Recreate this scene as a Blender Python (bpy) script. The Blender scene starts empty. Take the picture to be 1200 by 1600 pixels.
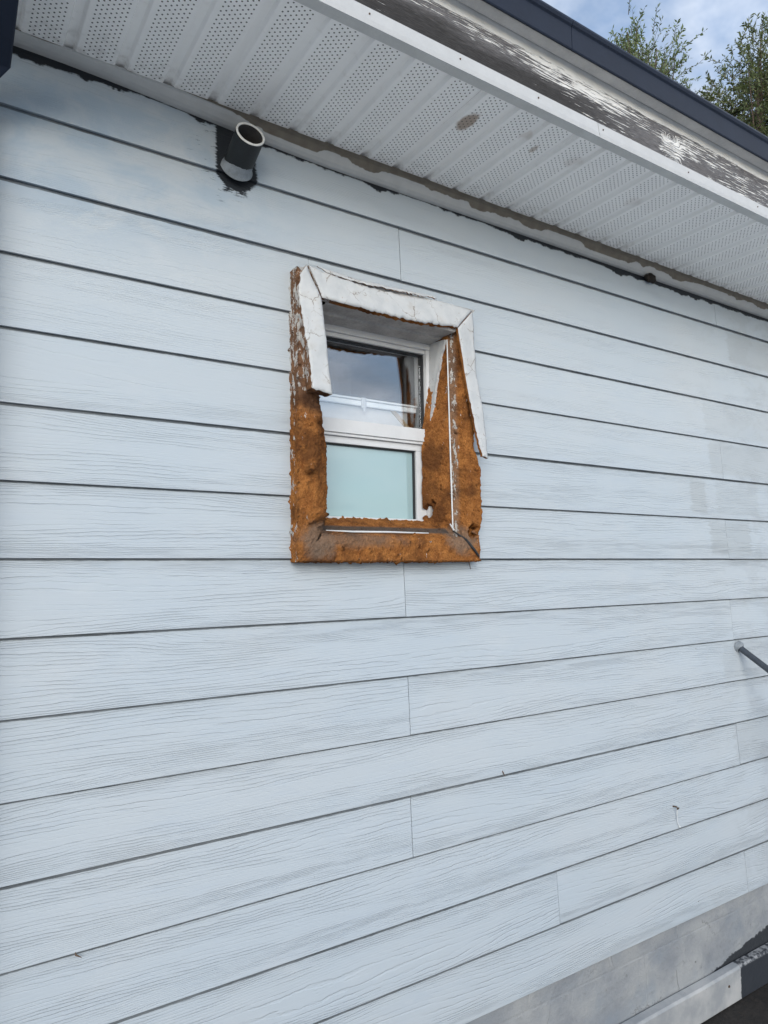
import bpy, bmesh, math, random
from mathutils import Vector, noise as mnoise, geometry as mgeo

sc = bpy.context.scene
COL = sc.collection

# ------------------------------------------------------------------ camera
EXPO = 0.63                       # view exposure (boards show 0.18 m each)
YAW, PIT, ROL = 0.5776, 0.0875, -0.0137
CAM = Vector((0.0, -1.805, 1.70))
fwd = Vector((math.sin(YAW)*math.cos(PIT), math.cos(YAW)*math.cos(PIT), math.sin(PIT)))
right = Vector((math.cos(YAW), -math.sin(YAW), 0))
up = right.cross(fwd)
r2 = right*math.cos(ROL) + up*math.sin(ROL)
u2 = -right*math.sin(ROL) + up*math.cos(ROL)
cd = bpy.data.cameras.new("camera"); cam = bpy.data.objects.new("camera", cd); COL.objects.link(cam)
from mathutils import Matrix
m3 = Matrix((r2, u2, -fwd)).transposed()
cam.matrix_world = Matrix.Translation(CAM) @ m3.to_4x4()
cd.sensor_fit = 'VERTICAL'; cd.sensor_height = 36.0; cd.lens = 1096.3/1600*36.0
cd.clip_start = 0.02; cd.clip_end = 3000
sc.camera = cam

# ------------------------------------------------------------------ light
SUN_EL, SUN_AZ = 20.0, 212.0       # azimuth from +Y, clockwise seen from above (behind the viewer)
w = bpy.data.worlds.new("World"); sc.world = w; w.use_nodes = True
sun_d = bpy.data.lights.new("sun", 'SUN'); sun_d.energy = 1.4; sun_d.angle = math.radians(42); sun_d.color = (1.0, .965, .92)
sun = bpy.data.objects.new("sun", sun_d); COL.objects.link(sun)
el, az = math.radians(SUN_EL), math.radians(SUN_AZ)
sdir = Vector((math.sin(az)*math.cos(el), math.cos(az)*math.cos(el), math.sin(el)))
sun.rotation_euler = sdir.to_track_quat('Z', 'Y').to_euler(); sun.location = (0, -6, 12)
sc.view_settings.view_transform = 'Standard'; sc.view_settings.look = 'None'
sc.view_settings.gamma = 1.0; sc.view_settings.use_curve_mapping = False
sc.view_settings.exposure = EXPO


# ------------------------------------------------------------------ node helper
class NT:
    def __init__(s, tree):
        s.t = tree; s.n = tree.nodes; s.l = tree.links
    def new(s, typ, **kw):
        nd = s.n.new(typ)
        for k, v in kw.items(): setattr(nd, k, v)
        return nd
    def put(s, sock, v):
        if isinstance(v, bpy.types.NodeSocket): s.l.new(v, sock)
        elif v is not None:
            if isinstance(v, (tuple, list)) and len(v) == 3 and sock.type == 'RGBA': v = (*v, 1)
            sock.default_value = v
    def m(s, op, a, b=None, c=None, clamp=False):
        nd = s.new('ShaderNodeMath', operation=op, use_clamp=clamp)
        s.put(nd.inputs[0], a); s.put(nd.inputs[1], b); s.put(nd.inputs[2], c)
        return nd.outputs[0]
    def mix(s, f, a, b, blend='MIX'):
        nd = s.new('ShaderNodeMix', data_type='RGBA', blend_type=blend)
        s.put(nd.inputs[0], f); s.put(nd.inputs[6], a); s.put(nd.inputs[7], b)
        return nd.outputs[2]
    def sep(s, v):
        nd = s.new('ShaderNodeSeparateXYZ'); s.put(nd.inputs[0], v); return nd.outputs
    def comb(s, x=0, y=0, z=0):
        nd = s.new('ShaderNodeCombineXYZ'); s.put(nd.inputs[0], x); s.put(nd.inputs[1], y); s.put(nd.inputs[2], z); return nd.outputs[0]
    def noise(s, vec, scale=1, detail=3, rough=.5, dist=0):
        nd = s.new('ShaderNodeTexNoise'); s.put(nd.inputs['Vector'], vec)
        nd.inputs['Scale'].default_value = scale; nd.inputs['Detail'].default_value = detail
        nd.inputs['Roughness'].default_value = rough; nd.inputs['Distortion'].default_value = dist
        return nd.outputs[0]
    def step(s, v, a, b, lo=0, hi=1):
        nd = s.new('ShaderNodeMapRange', interpolation_type='SMOOTHSTEP')
        s.put(nd.inputs[0], v); s.put(nd.inputs[1], a); s.put(nd.inputs[2], b); s.put(nd.inputs[3], lo); s.put(nd.inputs[4], hi)
        return nd.outputs[0]
    def vscale(s, v, x, y, z):
        nd = s.new('ShaderNodeVectorMath', operation='MULTIPLY'); s.put(nd.inputs[0], v); nd.inputs[1].default_value = (x, y, z); return nd.outputs[0]
    def vadd(s, v, b):
        nd = s.new('ShaderNodeVectorMath', operation='ADD'); s.put(nd.inputs[0], v); s.put(nd.inputs[1], b); return nd.outputs[0]
    def bump(s, h, dist=1.0, strength=1.0):
        nd = s.new('ShaderNodeBump'); s.put(nd.inputs['Height'], h); nd.inputs['Distance'].default_value = dist
        nd.inputs['Strength'].default_value = strength; return nd.outputs[0]
    def pos(s): return s.new('ShaderNodeNewGeometry').outputs['Position']
    def pos_z(s): return s.sep(s.pos())[2]
    def obj(s): return s.new('ShaderNodeTexCoord').outputs['Object']
    def rnd(s): return s.new('ShaderNodeObjectInfo').outputs['Random']
    def box(s, x, z, x0, x1, z0, z1, soft):
        a = s.m('MULTIPLY', s.step(x, x0-soft, x0+soft), s.step(x, x1+soft, x1-soft))
        b = s.m('MULTIPLY', s.step(z, z0-soft, z0+soft), s.step(z, z1+soft, z1-soft))
        return s.m('MULTIPLY', a, b)
    def spot(s, x, z, cx, cz, rx, rz, n=None, amp=0, soft=.25):
        dx = s.m('DIVIDE', s.m('SUBTRACT', x, cx), rx); dz = s.m('DIVIDE', s.m('SUBTRACT', z, cz), rz)
        d = s.m('SQRT', s.m('ADD', s.m('MULTIPLY', dx, dx), s.m('MULTIPLY', dz, dz)))
        if n is not None: d = s.m('ADD', d, s.m('MULTIPLY', s.m('SUBTRACT', n, .5), amp))
        return s.step(d, 1+soft, 1-soft)

def mat(name):
    m = bpy.data.materials.new(name); m.use_nodes = True
    t = NT(m.node_tree); b = m.node_tree.nodes['Principled BSDF']
    return m, t, b
def simple(name, col, rough=.6, var=.12, scale=12, bump=.0006, metal=0, spec=.4):
    m, t, b = mat(name); p = t.pos()
    n = t.noise(p, scale, 5, .6); n2 = t.noise(p, scale*9, 3)
    f = t.m('ADD', t.m('MULTIPLY', n, .7), t.m('MULTIPLY', n2, .3))
    c = t.mix(t.step(f, .3, .7), tuple(x*(1-var) for x in col), tuple(min(1, x*(1+var)) for x in col))
    t.put(b.inputs['Base Color'], c); b.inputs['Roughness'].default_value = rough; b.inputs['Metallic'].default_value = metal
    b.inputs['Specular IOR Level'].default_value = spec
    if bump: t.put(b.inputs['Normal'], t.bump(t.m('MULTIPLY', f, bump)))
    return m

# ------------------------------------------------------------------ sky with broken cloud
def build_world():
    t = NT(w.node_tree); bg = w.node_tree.nodes['Background']
    sky = t.new('ShaderNodeTexSky', sky_type='NISHITA'); sky.sun_disc = False
    sky.sun_elevation = el; sky.sun_rotation = az; sky.air_density = 1.0; sky.dust_density = 1.0
    g = t.new('ShaderNodeTexCoord').outputs['Generated']
    x, y, z = t.sep(g)
    zc = t.m('ADD', t.m('MAXIMUM', z, 0.0), .22)
    v = t.comb(t.m('DIVIDE', x, zc), t.m('DIVIDE', y, zc), .37)
    n = t.noise(v, 1.15, 7, .58, .35)
    n2 = t.noise(t.vadd(v, (3.1, 8.2, 1.3)), 2.2, 6, .6, .3)
    cover = t.step(n, .40, .60)
    ccol = t.mix(t.step(n2, .3, .72), (3.2, 3.7, 4.5), (8.6, 9.1, 9.9))
    c = t.mix(cover, t.mix(1.0, sky.outputs[0], (1.45, 1.5, 1.55), 'MULTIPLY'), ccol)
    t.put(bg.inputs['Color'], c); bg.inputs['Strength'].default_value = .1
build_world()

# ------------------------------------------------------------------ object helpers
def link(name, me, mats, parent=None):
    o = bpy.data.objects.new(name, me); COL.objects.link(o)
    for m in (mats if isinstance(mats, (list, tuple)) else [mats]):
        if m and m.name not in [x.name for x in me.materials if x]: me.materials.append(m)
    if parent: o.parent = parent
    return o
def tag(o, label=None, cat=None, group=None, kind=None):
    if label: o['label'] = label
    if cat: o['category'] = cat
    if group: o['group'] = group
    if kind: o['kind'] = kind
    return o
def empty(name, loc=(0, 0, 0), parent=None):
    o = bpy.data.objects.new(name, None); COL.objects.link(o); o.location = loc; o.empty_display_size = .1
    if parent: o.parent = parent
    return o
def rel(parent):                    # world translation of a parent chain
    v = Vector((0, 0, 0))
    while parent: v += parent.location; parent = parent.parent
    return v
class MB:
    def __init__(s): s.v = []; s.f = []; s.mi = []
    def quad(s, a, b, c, d, mi=0):
        k = len(s.v); s.v += [a, b, c, d]; s.f.append((k, k+1, k+2, k+3)); s.mi.append(mi)
    def box(s, x0, x1, y0, y1, z0, z1, mi=0):
        k = len(s.v)
        s.v += [(x0,y0,z0),(x1,y0,z0),(x1,y1,z0),(x0,y1,z0),(x0,y0,z1),(x1,y0,z1),(x1,y1,z1),(x0,y1,z1)]
        for f in ((0,3,2,1),(4,5,6,7),(0,1,5,4),(1,2,6,5),(2,3,7,6),(3,0,4,7)):
            s.f.append(tuple(k+i for i in f)); s.mi.append(mi)
    def extrude_x(s, prof, x0, x1, closed=True, mi=0, nx=1):
        """profile of (y,z) points swept along x"""
        n = len(prof); k = len(s.v)
        for j in range(nx+1):
            x = x0+(x1-x0)*j/nx
            s.v += [(x, p[0], p[1]) for p in prof]
        for j in range(nx):
            for i in range(n if closed else n-1):
                a = k+j*n+i; b = k+j*n+(i+1) % n
                s.f.append((a, b, b+n, a+n)); s.mi.append(mi)
        if closed:
            s.f.append(tuple(k+i for i in range(n))[::-1]); s.mi.append(mi)
            s.f.append(tuple(k+nx*n+i for i in range(n))); s.mi.append(mi)
    def tube(s, pts, radii, seg=16, cap=True, mi=0):
        rings = []
        for i, p in enumerate(pts):
            p = Vector(p)
            d = (Vector(pts[min(i+1, len(pts)-1)]) - Vector(pts[max(i-1, 0)])).normalized()
            a = d.cross(Vector((0, 0, 1)));
            if a.length < 1e-3: a = d.cross(Vector((1, 0, 0)))
            a.normalize(); b = d.cross(a)
            k = len(s.v); rings.append(k)
            for q in range(seg):
                th = 2*math.pi*q/seg
                s.v.append(tuple(p + (a*math.cos(th)+b*math.sin(th))*radii[i]))
        for i in range(len(rings)-1):
            for q in range(seg):
                s.f.append((rings[i]+q, rings[i]+(q+1) % seg, rings[i+1]+(q+1) % seg, rings[i+1]+q)); s.mi.append(mi)
        if cap:
            s.f.append(tuple(rings[0]+q for q in range(seg))[::-1]); s.mi.append(mi)
            s.f.append(tuple(rings[-1]+q for q in range(seg))); s.mi.append(mi)
    def build(s, name, mats, parent=None, origin=(0, 0, 0), smooth=False, bevel=0, recalc=True):
        o = Vector(origin)
        me = bpy.data.meshes.new(name); me.from_pydata([tuple(Vector(v)-o) for v in s.v], [], s.f)
        me.polygons.foreach_set('material_index', s.mi)
        if bevel or recalc:
            bm = bmesh.new(); bm.from_mesh(me)
            if recalc: bmesh.ops.recalc_face_normals(bm, faces=bm.faces)
            if bevel:
                es = [e for e in bm.edges if len(e.link_faces) == 2 and e.calc_face_angle(0) > .6]
                bmesh.ops.bevel(bm, geom=es, offset=bevel, segments=2, affect='EDGES', profile=.6)
            bm.to_mesh(me); bm.free()
        if smooth: me.shade_smooth()
        ob = link(name, me, mats, parent)
        ob.location = o - (rel(parent) if parent else Vector((0, 0, 0)))
        return ob

RND = random.Random(7)
def fbm(p, sc_, oct_=3):
    s = 0; a = 1; tot = 0
    for i in range(oct_):
        s += a*mnoise.noise(p*sc_); tot += a; a *= .5; sc_ *= 2.1
    return s/tot

# ------------------------------------------------------------------ materials
Z_L = lambda i: 1.70+(7.2557-i)*.18          # bottom edge height of board i
NAVY = (.012, .016, .022)

def mat_siding():
    m, t, b = mat('siding_paint')
    p = t.obj(); x, y, z = t.sep(p); r = t.rnd()
    wx, wy, wz = t.sep(t.pos())
    xo = t.m('ADD', x, t.m('MULTIPLY', r, 61.0))
    # embossed cedar grain: contours of a long stretched field
    n1 = t.noise(t.comb(t.m('MULTIPLY', xo, .95), t.m('MULTIPLY', z, 8.0), r), 1, 1.0, .4)
    n2 = t.noise(t.comb(t.m('MULTIPLY', xo, 9.0), t.m('MULTIPLY', z, 34.0), r), 1, 3, .6)
    dz = t.m('ADD', t.m('SUBTRACT', z, t.m('ADD', .075, t.m('MULTIPLY', r, .04))),
             t.m('ADD', t.m('MULTIPLY', t.m('SUBTRACT', n1, .5), .115), t.m('MULTIPLY', t.m('SUBTRACT', n2, .5), .0115)))
    ph = t.m('ADD', t.m('MULTIPLY', dz, 92.0), t.m('MULTIPLY', t.m('POWER', t.m('ABSOLUTE', dz), 3.0), t.m('MULTIPLY', t.m('SIGN', dz), 4300.0)))
    s1 = t.m('SINE', t.m('MULTIPLY', ph, 2*math.pi))
    zone = t.noise(t.comb(t.m('MULTIPLY', xo, 2.2), t.m('MULTIPLY', z, 22.0), t.m('ADD', r, 4.0)), 1, 2, .5)
    edge = t.step(t.m('ABSOLUTE', dz), .012, .055)
    zone = t.step(t.m('ADD', zone, t.m('MULTIPLY', edge, .22)), .44, .66)
    brk = t.noise(t.comb(t.m('MULTIPLY', xo, 5.5), t.m('MULTIPLY', z, 90.0), t.m('ADD', r, 9.0)), 1, 2, .5)
    g1 = t.m('MULTIPLY', t.step(s1, .35, .98), t.step(brk, .38, .60, .25, 1))
    groove = t.m('MULTIPLY', g1, t.m('MULTIPLY', t.m('ADD', t.m('MULTIPLY', zone, .85), .15), t.step(t.m('ABSOLUTE', dz), .115, .07, .4, 1)))
    groove = t.m('MULTIPLY', groove, t.step(t.pos_z(), 2.35, 1.75, .40, 1))
    fine = t.noise(t.comb(t.m('MULTIPLY', xo, 30.0), t.m('MULTIPLY', z, 420.0), r), 1, 2)
    # paint: coats of slightly different white, patch repairs, grime, painted groove shading
    big = t.noise(t.comb(wx, wy, t.m('MULTIPLY', wz, 1.5)), 1.5, 4, .55)
    mid = t.noise(t.comb(t.m('MULTIPLY', wx, 2), 0, t.m('MULTIPLY', wz, 9)), 2.2, 5, .6)
    c = t.mix(t.step(big, .3, .7), (.408, .468, .524), (.430, .478, .520))
    c = t.mix(t.m('MULTIPLY', t.step(mid, .48, .75), .25), c, (.375, .447, .53))
    c = t.mix(t.m('MULTIPLY', t.m('SUBTRACT', r, .5), .12), c, (.35, .41, .455))
    # dull repair patches near the right end
    jag = t.noise(t.comb(t.m('MULTIPLY', wx, 6), 0, t.m('MULTIPLY', wz, 30)), 1.5, 3)
    jx = t.m('ADD', wx, t.m('MULTIPLY', t.m('SUBTRACT', jag, .5), .10))
    for (x0, x1, i, a) in ((2.93, 3.75, 5, .34), (2.77, 2.88, 6, .42), (2.96, 3.3, 6, .2), (2.90, 3.22, 7, .40), (2.9, 3.6, 4, .22),
                           (3.12, 3.9, 2, .35), (3.0, 3.5, 12, .25), (2.95, 3.5, 10, .2)):
        c = t.mix(t.m('MULTIPLY', t.box(jx, wz, x0, x1, Z_L(i)+.02, Z_L(i)+.165, .012), a), c, (.30, .325, .34))
    sm = t.noise(t.comb(t.m('MULTIPLY', wx, 3), 0, t.m('MULTIPLY', wz, 5)), 1.7, 6, .65, .4)
    c = t.mix(t.m('MULTIPLY', t.m('MULTIPLY', t.spot(wx, wz, .30, 2.78, .55, .22, sm, 1.0, .5), t.step(sm, .40, .62)), .55), c, (.26, .36, .47))
    c = t.mix(t.m('MULTIPLY', t.m('MULTIPLY', t.step(wx, 2.5, 3.4), t.step(sm, .46, .62)), .35), c, (.30, .33, .36))
    c = t.mix(t.m('MULTIPLY', t.step(sm, .56, .74), .22), c, (.50, .53, .56))
    # faint groove shading painted into the grain colour, and dark specks
    c = t.mix(t.m('MULTIPLY', groove, .035), c, (.42, .46, .50))
    vor = t.new('ShaderNodeTexVoronoi', feature='F1'); t.put(vor.inputs['Vector'], t.pos()); vor.inputs['Scale'].default_value = 7.5
    speck = t.m('MULTIPLY', t.step(vor.outputs['Distance'], .034, .018), t.step(t.noise(t.pos(), 3.1, 2), .52, .56))
    c = t.mix(t.m('MULTIPLY', speck, .75), c, (.16, .15, .14))
    # old navy coat that the white never covered: along the top and round the vent pipe
    e1 = t.noise(t.comb(t.m('MULTIPLY', wx, 3), 0, 0), 1.6, 5, .65)
    e2 = t.noise(t.comb(t.m('MULTIPLY', wx, 22), 0, t.m('MULTIPLY', wz, 160)), 1.0, 4, .7)
    rise = t.m('MULTIPLY', t.step(wx, 1.05, .15), .040)
    low = t.m('SUBTRACT', t.m('ADD', 2.942, rise), t.m('MULTIPLY', t.step(e1, .42, .72), .024))
    low = t.m('SUBTRACT', low, t.m('MULTIPLY', t.box(wx, wz, .0, .27, 2, 4, .06), .018))
    low = t.m('SUBTRACT', low, t.m('MULTIPLY', t.box(wx, wz, 1.9, 9, 2, 4, .5), .012))
    top = t.step(t.m('SUBTRACT', wz, t.m('ADD', low, t.m('MULTIPLY', t.m('SUBTRACT', e2, .5), .018))), -.003, .003)
    jz = t.noise(t.pos(), 26, 4, .7)
    px_ = t.m('ADD', wx, t.m('MULTIPLY', t.m('SUBTRACT', e2, .5), .03))
    pz_ = t.m('ADD', wz, t.m('MULTIPLY', t.m('SUBTRACT', jz, .5), .035))
    patch = t.box(px_, pz_, .635, .752, 2.835, 3.0, .004)
    patch = t.m('MAXIMUM', patch, t.spot(px_, pz_, .697, 2.835, .062, .048, soft=.06))
    patch = t.m('MAXIMUM', patch, t.m('MULTIPLY', t.box(px_, pz_, .66, .73, 2.772, 2.80, .006), t.step(e2, .47, .53)))
    fringe = t.m('MULTIPLY', t.spot(wx, wz, .66, 2.88, .10, .13, jz, .6, .35), t.step(e2, .57, .66))
    dark = t.m('MAXIMUM', t.m('MAXIMUM', top, patch), t.m('MULTIPLY', fringe, .8))
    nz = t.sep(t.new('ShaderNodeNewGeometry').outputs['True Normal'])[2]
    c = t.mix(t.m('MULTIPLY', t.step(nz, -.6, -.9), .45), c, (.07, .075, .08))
    crev = t.step(t.m('ADD', t.m('ADD', z, t.step(wz, 1.55, .45, 0, .0055)), t.m('MULTIPLY', t.m('SUBTRACT', e2, .5), .006)), .1732, .1752)  # lap shadow line painted in, together with leftover navy
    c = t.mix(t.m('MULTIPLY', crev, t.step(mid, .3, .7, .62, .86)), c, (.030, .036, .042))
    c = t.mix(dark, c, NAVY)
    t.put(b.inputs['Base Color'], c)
    t.put(b.inputs['Roughness'], t.m('ADD', .52, t.m('MULTIPLY', mid, .12)))
    b.inputs['Specular IOR Level'].default_value = .35
    h = t.m('ADD', t.m('MULTIPLY', groove, -.0014), t.m('MULTIPLY', fine, .00028))
    t.put(b.inputs['Normal'], t.bump(h, 1.0, 1.0))
    return m

def mat_soffit():
    m, t, b = mat('soffit_vinyl')
    p = t.obj(); x, y, z = t.sep(p); wx, wy, wz = t.sep(t.pos())
    u = t.m('DIVIDE', t.m('SUBTRACT', x, .0237), .0105)
    ci = t.m('FLOOR', u); par = t.m('MULTIPLY', t.m('MODULO', ci, 2.0), .5)
    v = t.m('ADD', t.m('DIVIDE', t.m('ADD', y, 5), .0148), par)
    du = t.m('MULTIPLY', t.m('SUBTRACT', t.m('FRACT', u), .5), .0105)
    dv = t.m('MULTIPLY', t.m('SUBTRACT', t.m('FRACT', v), .5), .0148)
    d = t.m('SQRT', t.m('ADD', t.m('MULTIPLY', du, du), t.m('MULTIPLY', dv, dv)))
    inside = t.m('MULTIPLY', t.m('MULTIPLY', t.m('GREATER_THAN', u, 0), t.m('LESS_THAN', u, 7)), t.m('MULTIPLY', t.m('GREATER_THAN', wy, -.458), t.m('LESS_THAN', wy, -.04)))
    hole = t.m('MULTIPLY', t.step(d, .0027, .0018), inside)
    n = t.noise(t.pos(), 6, 5, .6); n2 = t.noise(t.pos(), 40, 4, .65)
    c = t.mix(t.step(n, .35, .7), (.87, .87, .86), (.91, .912, .90))
    c = t.mix(t.m('MULTIPLY', t.step(n2, .55, .8), .18), c, (.36, .33, .29))
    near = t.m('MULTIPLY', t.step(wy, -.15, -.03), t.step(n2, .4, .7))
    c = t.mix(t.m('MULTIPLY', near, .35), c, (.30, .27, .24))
    # mud-dauber scars and mildew
    for (cx, cy, rx, ry, a) in ((1.262, -.338, .022, .042, .85), (1.520, -.343, .009, .020, .6), (1.455, -.375, .02, .02, .25), (1.68, -.36, .03, .03, .22), (2.05, -.3, .03, .03, .18)):
        c = t.mix(t.m('MULTIPLY', t.spot(wx, wy, cx, cy, rx, ry, n2, 1.1, .3), a), c, (.27, .185, .125))
    c = t.mix(hole, c, (.015, .015, .017))
    t.put(b.inputs['Base Color'], c); b.inputs['Roughness'].default_value = .5
    return m

def mat_fascia():
    m, t, b = mat('weathered_fascia'); KNX, KNZ = 2.008, 3.075
    wx, wy, wz = t.sep(t.pos())
    k = t.spot(wx, wz, KNX, KNZ, .05, .05)                         # the knot bends the grain
    zz = t.m('ADD', wz, t.m('MULTIPLY', t.m('MULTIPLY', k, t.m('SUBTRACT', wz, KNZ)), .8))
    g = t.noise(t.comb(t.m('MULTIPLY', wx, 11), 0, t.m('MULTIPLY', zz, 215)), 1, 4, .6, .3)
    g2 = t.noise(t.comb(t.m('MULTIPLY', wx, 30), 0, t.m('MULTIPLY', zz, 520)), 1, 4, .65)
    b1 = t.noise(t.comb(t.m('MULTIPLY', wx, 3.2), 0, t.m('MULTIPLY', wz, 26)), 1, 5, .62)
    b2 = t.noise(t.comb(t.m('MULTIPLY', wx, 2.2), 3, t.m('MULTIPLY', wz, 9)), 1, 4, .6)
    wood = t.mix(t.step(g2, .3, .7), (.050, .050, .056), (.20, .20, .212))
    wood = t.mix(t.m('MULTIPLY', t.step(b1, .45, .7), .45), wood, (.05, .044, .045))
    rot = t.step(t.m('ADD', wz, t.m('MULTIPLY', t.m('SUBTRACT', b1, .5), .12)), 3.118, 3.072)
    rot = t.m('MULTIPLY', rot, t.m('ADD', .12, t.m('MULTIPLY', t.step(wx, 1.95, 1.45), .88)))
    wood = t.mix(t.m('MULTIPLY', rot, t.step(g2, .30, .62, .98, .84)), wood, (.008, .007, .007))
    edge = t.m('SUBTRACT', wz, t.m('ADD', 3.150, t.m('ADD', t.m('MULTIPLY', t.m('SUBTRACT', b2, .5), .035), t.m('MULTIPLY', t.m('SUBTRACT', g, .5), .028))))
    topw = t.step(edge, -.001, .0015)
    fl = t.m('ADD', t.m('MULTIPLY', g, .72), t.m('ADD', t.m('MULTIPLY', t.m('SUBTRACT', b2, .5), .55), t.m('MULTIPLY', t.m('SUBTRACT', g2, .5), .30)))
    fl = t.m('ADD', fl, t.m('MULTIPLY', t.step(wz, 3.06, 3.14), .075))
    fl = t.m('ADD', fl, t.m('MULTIPLY', t.spot(wx, wz, KNX, KNZ, .07, .045, g, .8, .5), .12))
    fl = t.m('SUBTRACT', fl, t.m('MULTIPLY', rot, .12))
    pm = t.m('MAXIMUM', topw, t.step(fl, .415, .455))
    paint = t.mix(t.step(t.noise(t.pos(), 14, 4), .3, .7), (.60, .61, .61), (.70, .71, .71))
    t.put(b.inputs['Base Color'], t.mix(pm, wood, paint)); b.inputs['Roughness'].default_value = .75
    h = t.m('ADD', t.m('MULTIPLY', pm, .0012), t.m('ADD', t.m('MULTIPLY', g, .0010), t.m('MULTIPLY', g2, .0010)))
    t.put(b.inputs['Normal'], t.bump(h))
    return m

def mat_frieze():
    m, t, b = mat('frieze_paint'); wx, wy, wz = t.sep(t.pos())
    e = t.noise(t.comb(t.m('MULTIPLY', wx, 2.2), 0, 0), 1.3, 5, .55); f = t.noise(t.pos(), 30, 4)
    lim = t.m('ADD', t.m('ADD', 2.958, t.m('MULTIPLY', t.step(wx, 1.05, .15), .034)), t.m('ADD', t.m('MULTIPLY', t.step(e, .44, .54), .014), t.m('MULTIPLY', f, .003)))
    pm = t.step(t.m('SUBTRACT', lim, wz), -.001, .001)
    brown = t.mix(t.step(f, .3, .7), (.125, .108, .085), (.165, .145, .115))
    t.put(b.inputs['Base Color'], t.mix(pm, brown, t.mix(f, (.40, .41, .41), (.50, .515, .515)))); b.inputs['Roughness'].default_value = .6
    t.put(b.inputs['Normal'], t.bump(t.m('ADD', t.m('MULTIPLY', pm, .0008), t.m('MULTIPLY', f, .0006))))
    return m

def mat_foam():
    m, t, b = mat('aged_foam'); P_ = t.pos(); wx, wy, wz = t.sep(P_)
    n1 = t.noise(P_, 26, 5, .62); n2 = t.noise(P_, 150, 4, .7); n3 = t.noise(P_, 9, 4, .6)
    fz = t.noise(t.vscale(P_, 1.4, 1.4, .8), 230, 5, .7)
    c = t.mix(t.step(n1, .3, .72), (.25, .092, .027), (.47, .195, .056))
    c = t.mix(t.m('MULTIPLY', t.step(fz, .50, .30), .7), c, (.085, .034, .012))
    c = t.mix(t.m('MULTIPLY', t.step(fz, .5, .72), .7), c, (.62, .305, .105))
    c = t.mix(t.m('MULTIPLY', t.step(n2, .62, .78), .55), c, (.075, .028, .012))
    c = t.mix(t.m('MULTIPLY', t.step(n3, .44, .66), .78), c, (.105, .043, .018))
    c = t.mix(t.m('MULTIPLY', t.step(t.noise(P_, 55, 5, .7), .57, .70), .4), c, (.07, .030, .014))
    # weathered grey crust: mitre corners, sill top edge, upper left strip
    jn = n1
    grey = t.mix(n2, (.10, .065, .045), (.36, .29, .23))
    k = t.spot(wx, wz, .93, 1.80, .055, .05, jn, 1.3, .4)
    k = t.m('MAXIMUM', k, t.spot(wx, wz, 1.45, 1.805, .06, .04, jn, 1.2, .4))
    k = t.m('MAXIMUM', k, t.m('MULTIPLY', t.spot(wx, wz, 1.05, 1.80, .16, .022, jn, 1.5, .5), .7))
    t1 = t.m('MULTIPLY', t.step(wx, .99, .95), t.step(t.m('ADD', wz, t.m('MULTIPLY', jn, .2)), 2.22, 2.42))
    k = t.m('MAXIMUM', k, t.m('MULTIPLY', t1, .85))
    bx_ = t.m('MULTIPLY', t.box(wx, wz, 1.4405, 1.462, 1.80, 2.6, .006), t.step(wy, -.03, -.012))
    bx_ = t.m('MULTIPLY', bx_, t.step(wy, .004, .0))
    k = t.m('MAXIMUM', k, t.m('MULTIPLY', bx_, .8))
    c = t.mix(t.m('MULTIPLY', k, .72), c, t.mix(t1, grey, (.15, .115, .095)))
    # flakes of the white skin that still cling
    fl = t.noise(t.vscale(P_, 1, 1, .35), 75, 4, .7)
    flz = t.m('MAXIMUM', t.m('MULTIPLY', t1, .18), t.m('MULTIPLY', bx_, .15))
    flz = t.m('MAXIMUM', flz, t.m('MULTIPLY', t.step(wx, .866, .858), .15))
    c = t.mix(t.step(t.m('ADD', fl, flz), .69, .71), c, (.58, .57, .55))
    lip = t.m('MULTIPLY', t.box(wx, wz, .95, 1.43, 1.8265, 1.8445, .004), t.step(wy, -.02, .0))  # dirt and fold shade above the sill lip, painted dark
    c = t.mix(t.m('MULTIPLY', lip, t.step(n1, .25, .5, .5, .95)), c, (.10, .085, .075))
    sp = t.spot(wx, wz, .915, 2.19, .045, .03, n1, 1.2, .4)
    c = t.mix(t.m('MULTIPLY', sp, .75), c, (.045, .025, .018))
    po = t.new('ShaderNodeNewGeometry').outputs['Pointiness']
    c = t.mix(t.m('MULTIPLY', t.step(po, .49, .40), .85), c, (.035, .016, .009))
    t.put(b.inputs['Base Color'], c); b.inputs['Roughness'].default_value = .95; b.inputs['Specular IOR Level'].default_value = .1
    t.put(b.inputs['Normal'], t.bump(t.m('ADD', t.m('MULTIPLY', n2, .006), t.m('MULTIPLY', fz, .0065)), 1, 1))
    return m

def mat_skin():
    m, t, b = mat('white_stucco_skin'); P_ = t.pos()
    n = t.noise(P_, 14, 5, .6); n2 = t.noise(P_, 70, 4, .65)
    c = t.mix(t.step(n, .3, .7), (.42, .445, .465), (.51, .53, .545))
    c = t.mix(t.m('MULTIPLY', t.step(n, .52, .72), .5), c, (.34, .33, .31))
    c = t.mix(t.m('MULTIPLY', t.step(n2, .64, .70), .7), c, (.25, .19, .14))
    vo = t.new('ShaderNodeTexVoronoi', feature='DISTANCE_TO_EDGE'); t.put(vo.inputs['Vector'], t.vadd(P_, t.vscale(t.comb(n, n2, n), .05, .05, .05))); vo.inputs['Scale'].default_value = 13
    crk = t.m('MULTIPLY', t.step(vo.outputs['Distance'], .022, .006), t.step(n, .46, .58))
    c = t.mix(t.m('MULTIPLY', crk, .75), c, (.16, .13, .11))
    t.put(b.inputs['Base Color'], c); b.inputs['Roughness'].default_value = .65
    t.put(b.inputs['Normal'], t.bump(t.m('ADD', t.m('MULTIPLY', n, .003), t.m('MULTIPLY', n2, .0009))))
    return m

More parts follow.
